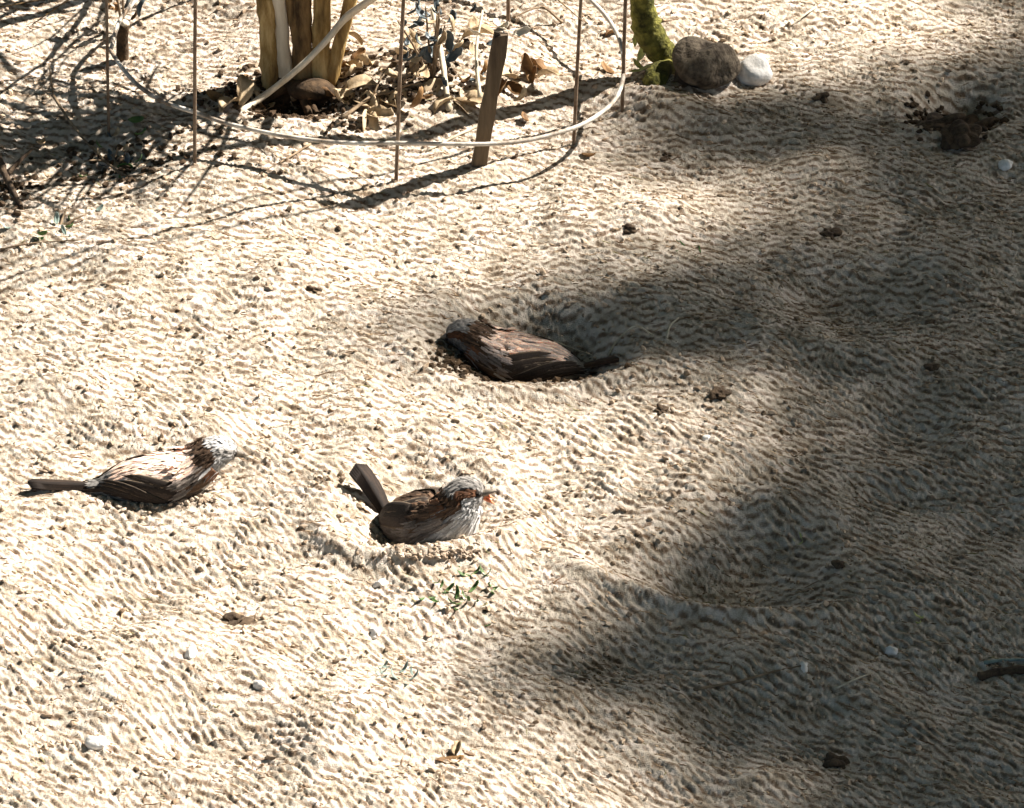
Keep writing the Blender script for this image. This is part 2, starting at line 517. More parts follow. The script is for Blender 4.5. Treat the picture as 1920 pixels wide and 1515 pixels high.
for i, (x, y, s, lab) in enumerate([
    (446, 1164, .0105, 'dark brown clod on the sunlit dust between the left sparrow and the bottom edge'),
    (1252, 293, .0060, 'small dark clod on the lit strip right of the wire ring'),
    (1556, 440, .0090, 'dark clod on the half lit patch right of the shaded sparrow'),
    (1540, 184, .0080, 'dark clod in the shade midway between the round stone and the dark hollow'),
    (1352, 742, .0085, 'dark clod at the shade edge right of the shaded sparrow'),
    (1240, 772, .0065, 'small dark clod below the shaded sparrow in half light'),
    (1182, 432, .0065, 'reddish dark clod above the tip of the shade'),
    (590, 545, .0050, 'small dark clod in the sunlight left of the shade tip'),
    (1000, 968, .0050, 'small dark clod right of the middle sparrow head'),
    (1575, 1060, .0060, 'dark clod beyond the empty scrape on the right'),
    (1570, 1430, .0095, 'large dark clod in the shade near the bottom right'),
    (1745, 690, .0060, 'dark clod in the shade near the right edge at middle height')]):
    s *= .78
    rock('clod', put(x, y), (s * 1.25, s, s * .55), M['darkclod'], 60 + i, lab, 'clod', 'dark clods of damp soil', rot=i * .9, sub=4, rough=1.1, sink=.42)

for i, (x, y, s_, lab) in enumerate([(1755, 236, .017, 'large dark crumbling clod at the left side of the shaded hollow, upper right'),
                                     (1815, 216, .019, 'largest dark crumbling clod, filling the shaded hollow at the upper right'),
                                     (1795, 262, .013, 'dark clod at the near rim of the shaded hollow at the upper right')]):
    p = at(x, y)
    rock('clod', (p.x, p.y, gzs(p.x, p.y)), (s_ * 1.2, s_, s_ * .6), M['darkclod'], 90 + i, lab, 'clod', 'dark clods of damp soil', rot=i, sub=5, rough=1.3, sink=.3)

# ---------------------------------------------------------------- leaves
def leaf_mesh(name, ln, wd, mat, curl=0.5, cup=0.5, seed=0, nseg=7):
    r = np.random.default_rng(seed)
    V, F = [], []
    ang, x, z = 0.0, 0.0, 0.0
    for i in range(nseg + 1):
        t = i / nseg
        wv = wd * 0.5 * (math.sin(math.pi * min(1, t * 0.93 + 0.04)) ** 0.75) * (1 + .12 * r.normal())
        for j in (-1, -.5, 0, .5, 1):
            zz = z + cup * wv * (abs(j) ** 1.5) + (.04 * wd * r.normal() if j else -.02 * wd)
            V.append((x, j * wv, zz))
        ang = curl * (t - .3) * 1.8
        x += math.cos(ang) * ln / nseg; z += math.sin(ang) * ln / nseg
    for i in range(nseg):
        for j in range(4):
            a = i * 5 + j
            F.append((a, a + 1, a + 6, a + 5))
    me = mesh(name, V, F)
    me.materials.append(mat)
    return me

def add_leaf(name, me, loc, rot, scale=1.0, label=None, cat=None, group=None, parent=None):
    o = bpy.data.objects.new(name, me); col.objects.link(o)
    o.location = loc; o.rotation_euler = rot; o.scale = (scale,) * 3
    if parent is not None: o.parent = parent
    tag(o, label, cat, group)
    md = o.modifiers.new('thickness', 'SOLIDIFY'); md.thickness = 0.0003
    return o

dry = [leaf_mesh('leaf', .030, .016, M['dryleaf'], c, k, i) for i, (c, k) in enumerate([(.9, .6), (.4, .9), (1.4, .3), (-.5, .7)])]
brn = [leaf_mesh('leaf', .024, .012, M['brownleaf'], c, k, 10 + i) for i, (c, k) in enumerate([(.9, .6), (-.4, .9)])]
# the litter among the stems behind the wire ring
for i in range(62):
    px = random.uniform(610, 1020); py = random.uniform(60, 250)
    if i >= 44: px, py = random.uniform(420, 660), random.uniform(120, 245)
    if py > 225 + (px - 820) * .02: py -= 30
    p = put(px, py, random.uniform(.001, .006))
    lit = random.random() < .72
    add_leaf('fallen_leaf', random.choice(dry if lit else brn), p, (random.gauss(0, .45), random.gauss(0, .4), random.uniform(0, 6.28)),
             random.uniform(.55, 1.15),
             ('dry curled tan leaf ' if lit else 'small dark brown leaf ') + ('at the foot of the golden brown shrub stems' if px < 640 else
              'in the litter just right of the golden brown stems' if px < 750 else 'under the dark bluish leafy clump' if px < 875 else 'in the litter beside the wooden stake'),
             'leaf', 'fallen leaves round the stems')
for x, y, me_, s, rz, lab in [
    (820, 1428, brn[0], .9, .2, 'rust brown leaf lying flat near the bottom edge'),
    (855, 1420, dry[1], .5, 1.4, 'yellowish scrap of leaf touching the rust brown leaf near the bottom edge'),
    (1135, 70, brn[1], .6, .6, 'curved dark leaf between the two right hand wires'),
    (1150, 140, brn[0], .8, 2.2, 'bent brown leaf at the foot of the right hand wire'),
    (985, 118, brn[1], 1.1, -.7, 'curved dark leaf arching out right of the wooden stake'),
    (1090, 290, brn[0], .7, -.6, 'brown leaf by the foot of the wire under the ring'),
    (1770, 245, dry[2], .6, 2.0, 'olive scrap of leaf inside the dark hollow at the right'),
    (380, 855, brn[0], .9, .1, 'dark leaf scrap on the ground behind the left sparrow'),
    (1040, 590, dry[2], .35, .8, 'tiny pale leaf scrap on the shaded bank behind the third sparrow')]:
    add_leaf('fallen_leaf', me_, put(x, y, .0015), (random.gauss(0, .2), random.gauss(0, .15), rz), s, lab, 'leaf')

# green tufts
def sprout(name, px, py, n, ln, mat, label, spread=.02, cat='plant'):
    t = empty(name, put(px, py))
    tag(t, label, cat)
    ms = [leaf_mesh('blade', ln, ln * .24, mat, .9, .3, 80 + px + k) for k in range(3)]
    for k in range(n):
        dx, dy = random.gauss(0, spread), random.gauss(0, spread)
        b = t.location
        z = gz(b.x + dx, b.y + dy) - b.z + .0006
        add_leaf('blade', random.choice(ms), (dx, dy, z), (random.gauss(0, .4), -abs(random.gauss(.35, .3)), random.uniform(0, 6.28)), random.uniform(.5, 1.2), parent=t)
    return t
sprout('seedling', 860, 1105, 26, .013, M['greenleaf'], 'fresh green seedling tuft in the dust just below the middle sparrow', .017)
sprout('seedling', 725, 1262, 15, .011, M['greytwig'], 'grey green seedling tuft between the middle sparrow and the bottom edge', .012)
sprout('seedling', 1500, 1018, 3, .011, M['limeleaf'], 'single lime green scrap of seedling beyond the empty scrape', .002)
sprout('seedling', 1730, 1160, 3, .009, M['limeleaf'], 'tiny yellow green seedling in the deepest shade near the right edge', .002)
sprout('seedling', 1285, 480, 6, .007, M['greenleaf'], 'tiny green seedling scraps in the half shade above the third sparrow', .012)

# ---------------------------------------------------------------- twigs on the ground
def twig(pts, r, mat, label, name='twig', group=None, lift=.0012, taper=.5, side=None):
    W = [put(x, y) for x, y, *h in pts]
    hs = [(p[2] if len(p) > 2 else 0) for p in pts]
    c = [(w_.x, w_.y, w_.z + lift + h, r * (1 - (1 - taper) * i / (len(pts) - 1))) for i, (w_, h) in enumerate(zip(W, hs))]
    parts = [tube_vf(c, n=14, seg=6, rough=.05, knots=.3)]
    if side:
        for (k, dx, dy, dz) in side:
            b = c[k]
            parts.append(tube_vf([(b[0], b[1], b[2], r * .6), (b[0] + dx * .5, b[1] + dy * .5, b[2] + dz * .6, r * .5), (b[0] + dx, b[1] + dy, b[2] + dz, r * .3)], n=6, seg=5, rough=.05))
    V, F = join_vf(parts)
    o = link(name, mesh(name, V, F), mat)
    return tag(o, label, 'twig', group)
twig([(1140, 668), (1158, 640), (1192, 622, .004), (1225, 632)], .0013, M['paletwig'], 'pale arched twig in the shade right of the third sparrow')
twig([(1250, 636), (1256, 618, .002), (1272, 604, .003)], .0011, M['paletwig'], 'short pale hooked twig just right of the arched one in the shade')
twig([(1300, 1296), (1385, 1280), (1450, 1262), (1508, 1250)], .0011, M['twig'], 'thin brown twig in the shade ending at a small pale pebble')
twig([(1566, 1294), (1600, 1280, .001), (1636, 1264)], .0009, M['paletwig'], 'short straight pale twig in the deep shade')
twig([(1835, 1272), (1880, 1262), (1960, 1258)], .0035, M['darkclod'], 'black stick lying in the shade at the right edge', taper=.9)
twig([(1845, 1246), (1890, 1240), (1960, 1240)], .0016, M['greytwig'], 'grey green stem above the black stick at the right edge')
twig([(100, 200, .01), (140, 250, .004), (190, 300)], .0016, M['twig'], 'dark bent twig sloping down at the upper left', side=[(0, -.004, .02, .02)])
twig([(190, 300), (240, 332), (300, 320)], .0013, M['twig'], 'dark twig lying among leaves at the upper left')
twig([(582, 272), (540, 300, .001), (486, 328)], .0010, M['twig'], 'thin dark twig on the sunlit ground under the front of the wire ring')
twig([(812, 60, .02), (828, 130, .012), (842, 208)], .0024, M['paletwig'], 'pale dry stalk leaning in the dark leafy clump', taper=1)
twig([(905, 235), (860, 255), (800, 285)], .0016, M['paletwig'], 'pale stick leaning from the stake towards the wire ring')
twig([(900, 205, .01), (893, 160, .03), (905, 110, .045)], .0018, M['paletwig'], 'pale twig standing against the left side of the stake')
twig([(1030, 640), (1070, 655), (1110, 668)], .0009, M['paletwig'], 'fine pale straw behind the third sparrow tail')
twig([(640, 225), (700, 190, .004), (745, 180, .006), (800, 130, .02)], .0018, M['twig'], 'crooked brown twig in the litter between the stems and the leafy clump', side=[(1, .01, .02, .015), (2, .02, -.01, .01)])
twig([(-10, 305, .01), (12, 345, .006), (40, 392)], .0042, M['darkclod'], 'thick black broken stick at the left edge below the wires', side=[(1, .02, .03, .01)])
twig([(0, 470), (60, 458), (160, 452)], .0008, M['twig'], 'fine dark straw at the left edge below the broken stick')
twig([(1055, 45, .0), (1015, 40, .012), (960, 55, .01)], .0012, M['twig'], 'thin dark twig running right from the back wire')
twig([(1530, 15), (1510, 35, .003), (1480, 52)], .0010, M['paletwig'], 'small curved pale straw at the top edge right of the round stone')

# leafy dark clumps at the upper left
def clump(px, py, n, mats, label, spread, ln=.02, cat='plant', up=.6, hgt=.02):
    t = empty('leaf_clump', put(px, py)); tag(t, label, cat)
    ms = [leaf_mesh('leaf', ln, ln * .42, m_, 1.0, .4, 300 + px + k) for k, m_ in enumerate(mats)]
    for k in range(n):
        dx, dy = random.gauss(0, spread), random.gauss(0, spread * 1.2)
        z = max(0, random.gauss(hgt * .6, hgt * .5)) + gz(t.location.x + dx, t.location.y + dy) - t.location.z + .001
        add_leaf('leaf', random.choice(ms), (dx, dy, z), (random.gauss(0, .6), -random.gauss(up, .5), random.uniform(0, 6.28)), random.uniform(.5, 1.15), parent=t)
    for k in range(max(3, n // 6)):
        dx, dy = random.gauss(0, spread), random.gauss(0, spread)
        tube('stem', [(0, 0, -.004, .0013), (dx * .5, dy * .5, hgt * .8, .001), (dx, dy, hgt * 1.5, .0007)], M['twig'], t, n=6, seg=5, rough=.06)
    return t
clump(810, 150, 46, [M['blueleaf'], M['blueleaf'], M['dryleaf']], 'leafy clump with dark bluish leaves between the stems and the wooden stake', .016, .02, hgt=.045)
clump(232, 60, 14, [M['blueleaf'], M['brownleaf']], 'small dark dried leafy stub behind the left end of the wire ring', .009, .018, hgt=.03)
clump(215, 300, 22, [M['blueleaf'], M['dryleaf'], M['greenleaf']], 'low dark leafy scraps at the foot of the leftmost wire', .019, .014, hgt=.004, up=.1)
clump(110, 425, 9, [M['greytwig'], M['greenleaf']], 'sparse flat greenish scraps at the left edge below the wires', .017, .011, hgt=.002, up=.05)

# short peg at the upper left
p = put(228, 112)
t = empty('wooden_peg', p); tag(t, 'short dark wooden peg with pale top behind the left end of the wire ring', 'peg')
tube('shaft', [(0, 0, -.01, .0058), (.001, 0, .02, .0052), (.0035, 0, .034, .005)], M['root'], t, n=8, seg=9, rough=.05)
tube('top', [(.0035, 0, .0343, .0046), (.0038, 0, .037, .0038)], M['palebark'], t, n=3, seg=9, rough=.05)

# ---------------------------------------------------------------- the wire plant support
RZ = 0.034
front = [(205, 92), (226, 128), (262, 160), (312, 192), (370, 214), (430, 232), (530, 252), (640, 266), (740, 271), (890, 270), (985, 262),
         (1080, 240), (1130, 210), (1160, 172), (1172, 120)]
Wp = [at(x, y, RZ) for x, y in front]
cxr = (Wp[0].x + Wp[-1].x) / 2
y_s = Wp[0].y; y_e = Wp[-1].y
pts = [(p.x, p.y, p.z + .0006 * math.sin(k * 1.7), 0.0019) for k, p in enumerate(Wp)]
a_ = (Wp[-1].x - Wp[0].x) / 2
for k in range(1, 12):
    th = math.pi * k / 12
    yb = y_e + (y_s - y_e) * k / 12
    pts.append((cxr + a_ * math.cos(th), yb + .235 * math.sin(th), RZ + .004 * math.sin(th), 0.0019))
pts.append(pts[0])
cage = empty('plant_support', (cxr, y_s, 0))
tag(cage, 'wire plant support with a pale bent ring near the ground and thin dark uprights', 'plant support')
def under(o):
    o.parent = cage
    o.matrix_parent_inverse = Matrix.Translation(-Vector((cxr, y_s, 0)))
    return o
pts = [(x + random.gauss(0, .0006), y + random.gauss(0, .0008), z + random.gauss(0, .0006), r) for x, y, z, r in pts[:-1]]
pts.append(pts[0])
under(tube('ring', pts, M['ring'], n=200, seg=8, closed=True, rough=.05))
ring2 = [(x * 1.0, y, .52, .0014) for x, y, z, r in pts]
under(tube('ring', ring2, M['ring'], n=150, seg=8, closed=True))
for bx, by, tx, r in [(203, 252, 209, .0013), (364, 308, 375, .0015), (741, 338, 760, .0016), (1074, 270, 1088, .0015), (1166, 205, 1171, .0016), (952, 55, 953, .0017)]:
    b = put(bx, by)
    hpx = by / (math.cos(PITCH) * 1920 / (5 * WID))
    tilt = (tx - bx) * PXM / max(hpx, .03)
    tilt = max(-.06, min(.06, tilt))
    under(tube('upright', [(b.x, b.y, b.z - .02, r), (b.x + tilt * .12, b.y, b.z + .12, r), (b.x + tilt * .3 + .001, b.y, b.z + .3, r), (b.x + tilt * .52, b.y, .54, r)], M['wire'], n=14, seg=8, rough=.03))
b = put(1074, 270)
for bx, by in [(741, 338), (1074, 270), (893, 306)]:
    pass

# wooden stake
b = put(893, 308)
t = empty('wooden_stake', b); tag(t, 'weathered square wooden stake leaning slightly right inside the wire ring', 'stake')
bm = bmesh.new()
H = .121
ring_prev = None
for i in range(9):
    f = i / 8
    z = -.02 + (H + .02) * f
    x = .021 * max(0, f) ** 1.1
    wd_ = .0062 + .0006 * math.sin(i * 2.1)
    vs = [bm.verts.new((x + sx * wd_ + random.gauss(0, .0002), sy * .0055 + random.gauss(0, .0002), z + (random.gauss(0, .0015) if i == 8 else 0)))
          for sx, sy in ((-1, -1), (0, -1.1), (1, -1), (1.05, 0), (1, 1), (0, 1.05), (-1, 1), (-1.05, 0))]
    if ring_prev:
        for j in range(8): bm.faces.new((ring_prev[j], ring_prev[(j + 1) % 8], vs[(j + 1) % 8], vs[j]))
    else: bm.faces.new(vs[::-1])
    ring_prev = vs
bm.faces.new(ring_prev)
me = bpy.data.meshes.new('shaft'); bm.to_mesh(me); bm.free()
link('shaft', me, M['stake'], t)
for k, (dx, dz, rz) in enumerate([(-.006, .004, .4), (.004, .006, 2.6), (-.014, .001, 3.0), (.010, .002, .2)]):
    add_leaf('splinter', leaf_mesh('splinter', .016, .008, M['palebark'], .8, .5, 500 + k), (.021 + dx, -.002, H + dz), (.3 * k, -.2, rz), 1, parent=t)

# ---------------------------------------------------------------- the shrub behind the ring
b = put(560, 175)
shrub = empty('shrub', b)
tag(shrub, 'multi stemmed shrub with golden brown bark rising from a dark root crown', 'shrub')
rc = rock('root_crown', (.004, .0, 0), (.034, .026, .016), M['root'], 77, sub=5, rough=1.3, sink=.5)
rc.parent = shrub
del rc['category']
for k in range(16):
    an = random.uniform(math.pi * .9, math.pi * 2.1); l_ = random.uniform(.035, .06)
    tube('root', [(0, 0, .012, .006), (math.cos(an) * l_ * .5, math.sin(an) * l_ * .6, .006, .004), (math.cos(an) * l_, math.sin(an) * l_, -.004, .0016)], M['root'], shrub, n=9, seg=7, rough=.08)
S = 1 / 2080
def stem(x0, x1, r0, mat, lean_y=0.0, h=1.15, name='stem'):
    """x0: offset at the base, x1: offset 0.09 m up (metres)"""
    sl = (x1 - x0) / .09
    c = [(x0, 0, 0, r0 * 1.3), (x0 + sl * .045, .002, .045, r0), (x1, .004, .09, r0 * .95)]
    x, y, z = x1, .004, .09
    dx = sl * .8
    while z < h:
        z += .12; x += dx * .12 + random.gauss(0, .008); y += lean_y * .12 + random.gauss(0, .008)
        dx *= .9
        c.append((x, y, z, r0 * (1 - .72 * z / h)))
    tube(name, c, mat, shrub, n=60, seg=14, rough=.06, knots=.16)
    return c
allc = []
allc.append(stem(-.022, -.028, .0075, M['goldbark'], .1, .9))
allc.append(stem(-.010, -.016, .0062, M['palebark'], .0, 1.0))
allc.append(stem(.004, .004, .0085, M['bark'], -.05, 1.2))
allc.append(stem(.018, .021, .0078, M['goldbark'], .05, 1.1))
allc.append(stem(.008, -.006, .005, M['bark'], .12, .8))
allc.append(stem(.024, .046, .0058, M['goldbark'], .02, .8))
# the pale arching cane that comes down in front
cn = []
for x, y, dep in [(446, 212, 0), (500, 176, .008), (560, 128, .03), (610, 78, .05), (650, 32, .07), (706, -8, .10), (800, -80, .15)]:
    q_ = at(x, y, dep)
    cn.append((q_.x - b.x, q_.y - b.y, dep - b.z, .0028 if dep < .06 else .0033))
tube('cane', cn, M['palebark'], shrub, n=36, seg=8, rough=.03)
# branchlets and leaves of the crown, above the picture
lm = leaf_mesh('leaf', .028, .014, M['greenleaf'], .6, .3, 901)
pv, pf = np.array([v.co for v in lm.vertices]), [tuple(p_.vertices) for p_ in lm.polygons]
LV, LF, kk = [], [], 0
br = []
for c in allc:
    for (x, y, z, r) in c[3:] + [(c[2][0], c[2][1], .11, .003), (c[2][0], c[2][1], .15, .003)] * 2:
        for _ in range(3):
            an = random.uniform(0, 6.28); l_ = random.uniform(.06, .17)
            e = (x + math.cos(an) * l_, y + math.sin(an) * l_, z + l_ * random.uniform(.3, 1.1))
            mid = (x + math.cos(an) * l_ * .5, y + math.sin(an) * l_ * .5, z + l_ * .35)
            br.append(tube_vf([(x, y, z, .0022), (*mid, .0017), (*e, .0008)], n=5, seg=5))
            if z > .5:
                for q_ in range(5):
                    s_ = random.uniform(.4, 1)
                    R_ = Matrix.Rotation(random.uniform(0, 6.28), 3, 'Z') @ Matrix.Rotation(random.gauss(0, .7), 3, 'Y') @ Matrix.Rotation(random.gauss(0, .6), 3, 'X')
                    pp = (pv * random.uniform(.6, 1.1)) @ np.array(R_).T + np.array([x + (e[0] - x) * s_, y + (e[1] - y) * s_, z + (e[2] - z) * s_])
                    LV += pp.tolist(); LF += [tuple(i + kk for i in f) for f in pf]; kk += len(pv)
def bare(x, y, z, dirx, diry, dirz, l_, r, depth):
    e = (x + dirx * l_, y + diry * l_, z + dirz * l_)
    mid = (x + dirx * l_ * .5 + random.gauss(0, .06) * l_, y + diry * l_ * .5 + random.gauss(0, .06) * l_, z + dirz * l_ * .5)
    br.append(tube_vf([(x, y, z, r), (*mid, r * .8), (*e, r * .5)], n=5, seg=5))
    if depth:
        for q_ in range(3):
            t_ = .35 + .3 * q_
            bare(x + (e[0] - x) * t_, y + (e[1] - y) * t_, z + (e[2] - z) * t_, dirx + random.gauss(0, .7), diry + random.gauss(0, .7), dirz + random.gauss(0, .25), l_ * .55, r * .55, depth - 1)
for k in range(12):
    c = random.choice(allc)
    zz = random.uniform(.105, .30)
    an = random.uniform(0, 6.28)
    bare(c[2][0], c[2][1], zz, math.cos(an), math.sin(an), random.uniform(.15, .7), random.uniform(.09, .17), .0026, 2)
V, F = join_vf(br)
o = link('branchlets', mesh('branchlets', V, F), M['bark'], shrub); o['kind'] = 'stuff'
o = link('foliage', mesh('foliage', LV, LF), M['greenleaf'], shrub); o['kind'] = 'stuff'

b = at(540, -95)
sh2 = empty('bare_shrub', b)
tag(sh2, 'thin bare shrub just beyond the golden stems, casting streaky shade at the upper left', 'shrub')
br = []
for k in range(5):
    an = random.uniform(0, 6.28)
    x, y = random.gauss(0, .05), random.gauss(0, .04)
    tube('stem', [(x, y, -.01, .006), (x + .02 * math.cos(an), y + .02 * math.sin(an), .2, .005), (x + .08 * math.cos(an), y + .08 * math.sin(an), .6, .003)], M['bark'], sh2, n=12, seg=8, rough=.04)
    for q_ in range(3):
        a2 = random.uniform(0, 6.28)
        bare(x, y, random.uniform(.06, .35), math.cos(a2), math.sin(a2), random.uniform(.1, .6), .14, .003, 2)
V, F = join_vf(br)
o = link('branchlets', mesh('branchlets', V, F), M['bark'], sh2); o['kind'] = 'stuff'

# ---------------------------------------------------------------- mossy stem by the stone
b = put(1240, 150)
t = empty('mossy_stem', b); tag(t, 'bent mossy yellow green stem rising left of the round brown stone', 'stem')
cc = []
for x, y, h, r in [(1262, 120, .004, .010), (1236, 92, .022, .012), (1216, 58, .042, .0125), (1206, 22, .062, .0105), (1200, -40, .095, .009), (1190, -200, .18, .008)]:
    q_ = at(x, y, h); cc.append((q_.x - b.x, q_.y - b.y, h - b.z, r))
tube('trunk', cc, M['moss'], t, n=34, seg=14, rough=.07, knots=.15)
q_ = cc[-1]
tube('branch', [q_, (q_[0] - .03, q_[1] + .05, q_[2] + .2, .006), (q_[0] - .02, q_[1] + .1, q_[2] + .45, .003)], M['moss'], t, n=12, seg=8, rough=.05)
tube('root', [(cc[0][0], cc[0][1], .0, .009), (-.006, -.01, .004, .010), (-.004, -.024, -.006, .006)], M['moss'], t, n=10, seg=10, rough=.1)
for k, (x, y, h, s, rz, ry) in enumerate([(1195, 112, .008, .9, .9, -.9), (1222, 92, .010, .8, .6, -.4), (1190, 84, .02, .6, 1.5, -1.0), (1242, 112, .006, .7, -1.1, .2), (1180, 130, .002, .8, .1, -.2),
                                        (1210, 128, .002, .7, 2.4, -.3), (1188, 40, .045, .8, 1.5, -1.3), (1246, 118, .004, .6, 1.9, -.6)]):
    q_ = at(x, y, h)
    add_leaf('leaf', leaf_mesh('leaf', .024, .008, M['limeleaf'], .6, .3, 700 + k), (q_.x - b.x, q_.y - b.y - .012, h + .004 - b.z), (0, ry, rz), s, parent=t)

# ---------------------------------------------------------------- sparrows
BROWN = np.array((.125, .075, .045)); DARK = np.array((.028, .020, .015)); BUFF = np.array((.30, .225, .15))
GREY = np.array((.27, .255, .235)); BELLY = np.array((.34, .31, .27)); WHITE = np.array((.80, .79, .77)); CHEST = np.array((.15, .065, .03))
SPINE = [(-.047, .019, .0055, .0045), (-.036, .021, .0135, .0115), (-.020, .0235, .0215, .019), (.000, .0245, .0265, .0235), (.018, .0275, .0260, .0240),
         (.031, .0350, .0205, .0195), (.039, .0440, .0160, .0158), (.0465, .0515, .0143, .0145), (.0545, .0535, .0115, .0112), (.0605, .0520, .0065, .0062), (.0630, .0515, .0022, .0022)]

def sparrow(loc, heading, label, pitch=0.0, roll=0.0, turn=0.0, headup=0.0, tail_up=8.0, gape=0.0, scale=1.0, fluff=1.0, tail_curve=0.0,
            cheek=WHITE, bib=DARK, face=None, tailtone=1.0, taillen=.062, seed=0, wing_drop=0.0, crown=GREY, mantle_light=1.0, flat=1.0, tailw=1.0):
    r = np.random.default_rng(seed)
    root = empty('sparrow', loc, (R(roll), R(-pitch), R(heading)))
    root.scale = (scale,) * 3
    tag(root, label, 'sparrow', 'sparrows dust bathing in the dry soil')
    S_ = np.array([(x, 0, z, ry * fluff, rz * fluff * flat) for x, z, ry, rz in SPINE])
    # pose the neck and the head: turn about the neck base
    nb = Vector((.031, 0, .035))
    for i in range(len(S_)):
        wgt = np.clip((S_[i, 0] - .028) / .018, 0, 1)
        if wgt > 0:
            v = Vector(S_[i, :3]) - nb
            v = Matrix.Rotation(R(turn) * wgt, 3, 'Z') @ Matrix.Rotation(-R(headup) * wgt, 3, 'Y') @ v
            S_[i, :3] = nb + v
    NR = 40
    P = catmull(S_, NR)
    fr = []
    for i in range(NR):
        tn = Vector(P[min(i + 1, NR - 1), :3] - P[max(i - 1, 0), :3]).normalized()
        sd = Vector((0, 0, 1)).cross(tn).normalized()      # left side
        up = tn.cross(sd)
        fr.append((tn, sd, up))
    def surf(s, a, off=0.0):
        """s in 0..1 tail to bill; a = angle, 0 = left flank, 90 = back, -90 = belly"""
        if s < 0:
            base = Vector(P[0, :3]) + fr[0][0] * (s * .12)
            k = 0; ry = P[0, 3] * 1.3; rz = P[0, 4] * 1.3
        else:
            f = min(s, .9999) * (NR - 1); k = int(f); fr_ = f - k
            row = P[k] * (1 - fr_) + P[min(k + 1, NR - 1)] * fr_
            base = Vector(row[:3]); ry, rz = row[3], row[4]
        tn, sd, up = fr[k]
        return base + sd * (math.cos(a) * (ry + off)) + up * (math.sin(a) * (rz + off))
    def colour(s, a):
        ad = math.degrees(math.asin(max(-1, min(1, math.sin(a)))))   # -90 belly .. 90 back
        if s > .70:                       # head
            if ad > 42: c = crown.copy()
            elif ad > 12 and face is not None: c = face
            elif ad > 12: c = CHEST * .8 if s < .88 else DARK * 1.2
            elif ad > -38: c = cheek * .55 + GREY * .3
            else: c = bib
        elif s > .60:
            c = BROWN * .9 if ad > 10 else (cheek * .75 if ad > -40 else bib)
        else:
            if ad > 28: c = (BROWN * (.65 + .9 * (math.sin(a * 26 + s * 9) > .1))) * mantle_light + (.10 * (mantle_light - 1))  # a raised value paints light into the back feathers
            elif ad > -5: c = BROWN * .5 + GREY * .5
            elif s > .46: c = BELLY * .5 + bib * .5
            else: c = BELLY
            if s < .16 and ad > 0: c = GREY * .9
        return c
    # body: one continuous surface
    V, F, C = [], [], []
    SEG = 28
    for i in range(NR):
        for j in range(SEG):
            a = 2 * math.pi * j / SEG
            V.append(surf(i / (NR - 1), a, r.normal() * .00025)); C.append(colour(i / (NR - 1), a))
    for i in range(NR - 1):
        for j in range(SEG):
            F.append((i * SEG + j, i * SEG + (j + 1) % SEG, (i + 1) * SEG + (j + 1) % SEG, (i + 1) * SEG + j))
    F.append(tuple(range(SEG))[::-1]); F.append(tuple(range((NR - 1) * SEG, NR * SEG)))
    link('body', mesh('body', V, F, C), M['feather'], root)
    # small contour feathers
    V, F, C = [], [], []
    for _ in range(4200):
        s = r.random() ** .9; a = r.random() * 2 * math.pi
        if s > .95: continue
        ln = (.0085 if s < .62 else .0046) * (.6 + .8 * r.random()); wd_ = ln * .30
        c = colour(s, a) * (.55 + .8 * r.random())
        over = .0034 * (1 if (.42 < s < .68 and -.1 < math.sin(a) < .9 and r.random() < .5) else 0)
        p0 = surf(s, a, .0001); ds = ln / .125
        rad = max(.006, (Vector(p0) - Vector(P[min(int(s * (NR - 1)), NR - 1), :3])).length)
        da = wd_ / rad / 2
        lift = .0006 + .0016 * r.random() ** 2
        k = len(V)
        lift += over
        V += [surf(s, a - da * .6, .0001 + over), surf(s, a + da * .6, .0001 + over),
              surf(s - ds * .55, a - da, lift * .6), surf(s - ds * .55, a, lift * .9), surf(s - ds * .55, a + da, lift * .6), surf(s - ds, a, lift)]
        C += [c, c, c, c, c, c * 1.25]
        F += [(k, k + 1, k + 3), (k, k + 3, k + 2), (k + 1, k + 4, k + 3), (k + 2, k + 3, k + 5), (k + 3, k + 4, k + 5)]
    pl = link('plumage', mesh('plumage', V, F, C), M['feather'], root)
    pl['kind'] = 'stuff'
    # wings: overlapping feathers laid along each flank
    def feather(parent, s0, a0, s1, a1, wd_, o0, o1, cc, edge, side, name='feather'):
        V, F, C = [], [], []
        n = 7
        a0 += r.normal() * .035; a1 += r.normal() * .05; s1 += r.normal() * .012; o1 += abs(r.normal()) * .0003
        cc = cc * (.8 + .45 * r.random())
        for i in range(n + 1):
            t_ = i / n
            s = s0 + (s1 - s0) * t_; a = a0 + (a1 - a0) * t_; of = o0 + (o1 - o0) * t_
            wv = wd_ * (.55 + .45 * math.sin(math.pi * min(1, t_ * .9 + .1))) * (1 if t_ < .8 else math.sqrt(max(.02, 1 - ((t_ - .8) / .2) ** 2)))
            for j in (-1, -.6, 0, .6, 1):
                rad = max(.012, .024 if s > .1 else .015)
                aa = a + j * wv / rad
                if side < 0: aa = math.pi - aa
                V.append(surf(s, aa, of + .0006 * (1 - abs(j)) + (.0002 if j > 0 else 0)))
                C.append(cc * (.8 + .4 * r.random()) if abs(j) < .7 else edge * (.55 + .5 * r.random()))
        for i in range(n):
            for j in range(4):
                q0 = i * 5 + j
                F.append((q0, q0 + 1, q0 + 6, q0 + 5))
        o = link(name, mesh(name, V, F, C), M['feather'], parent)
        md = o.modifiers.new('thickness', 'SOLIDIFY'); md.thickness = .00025
        return o
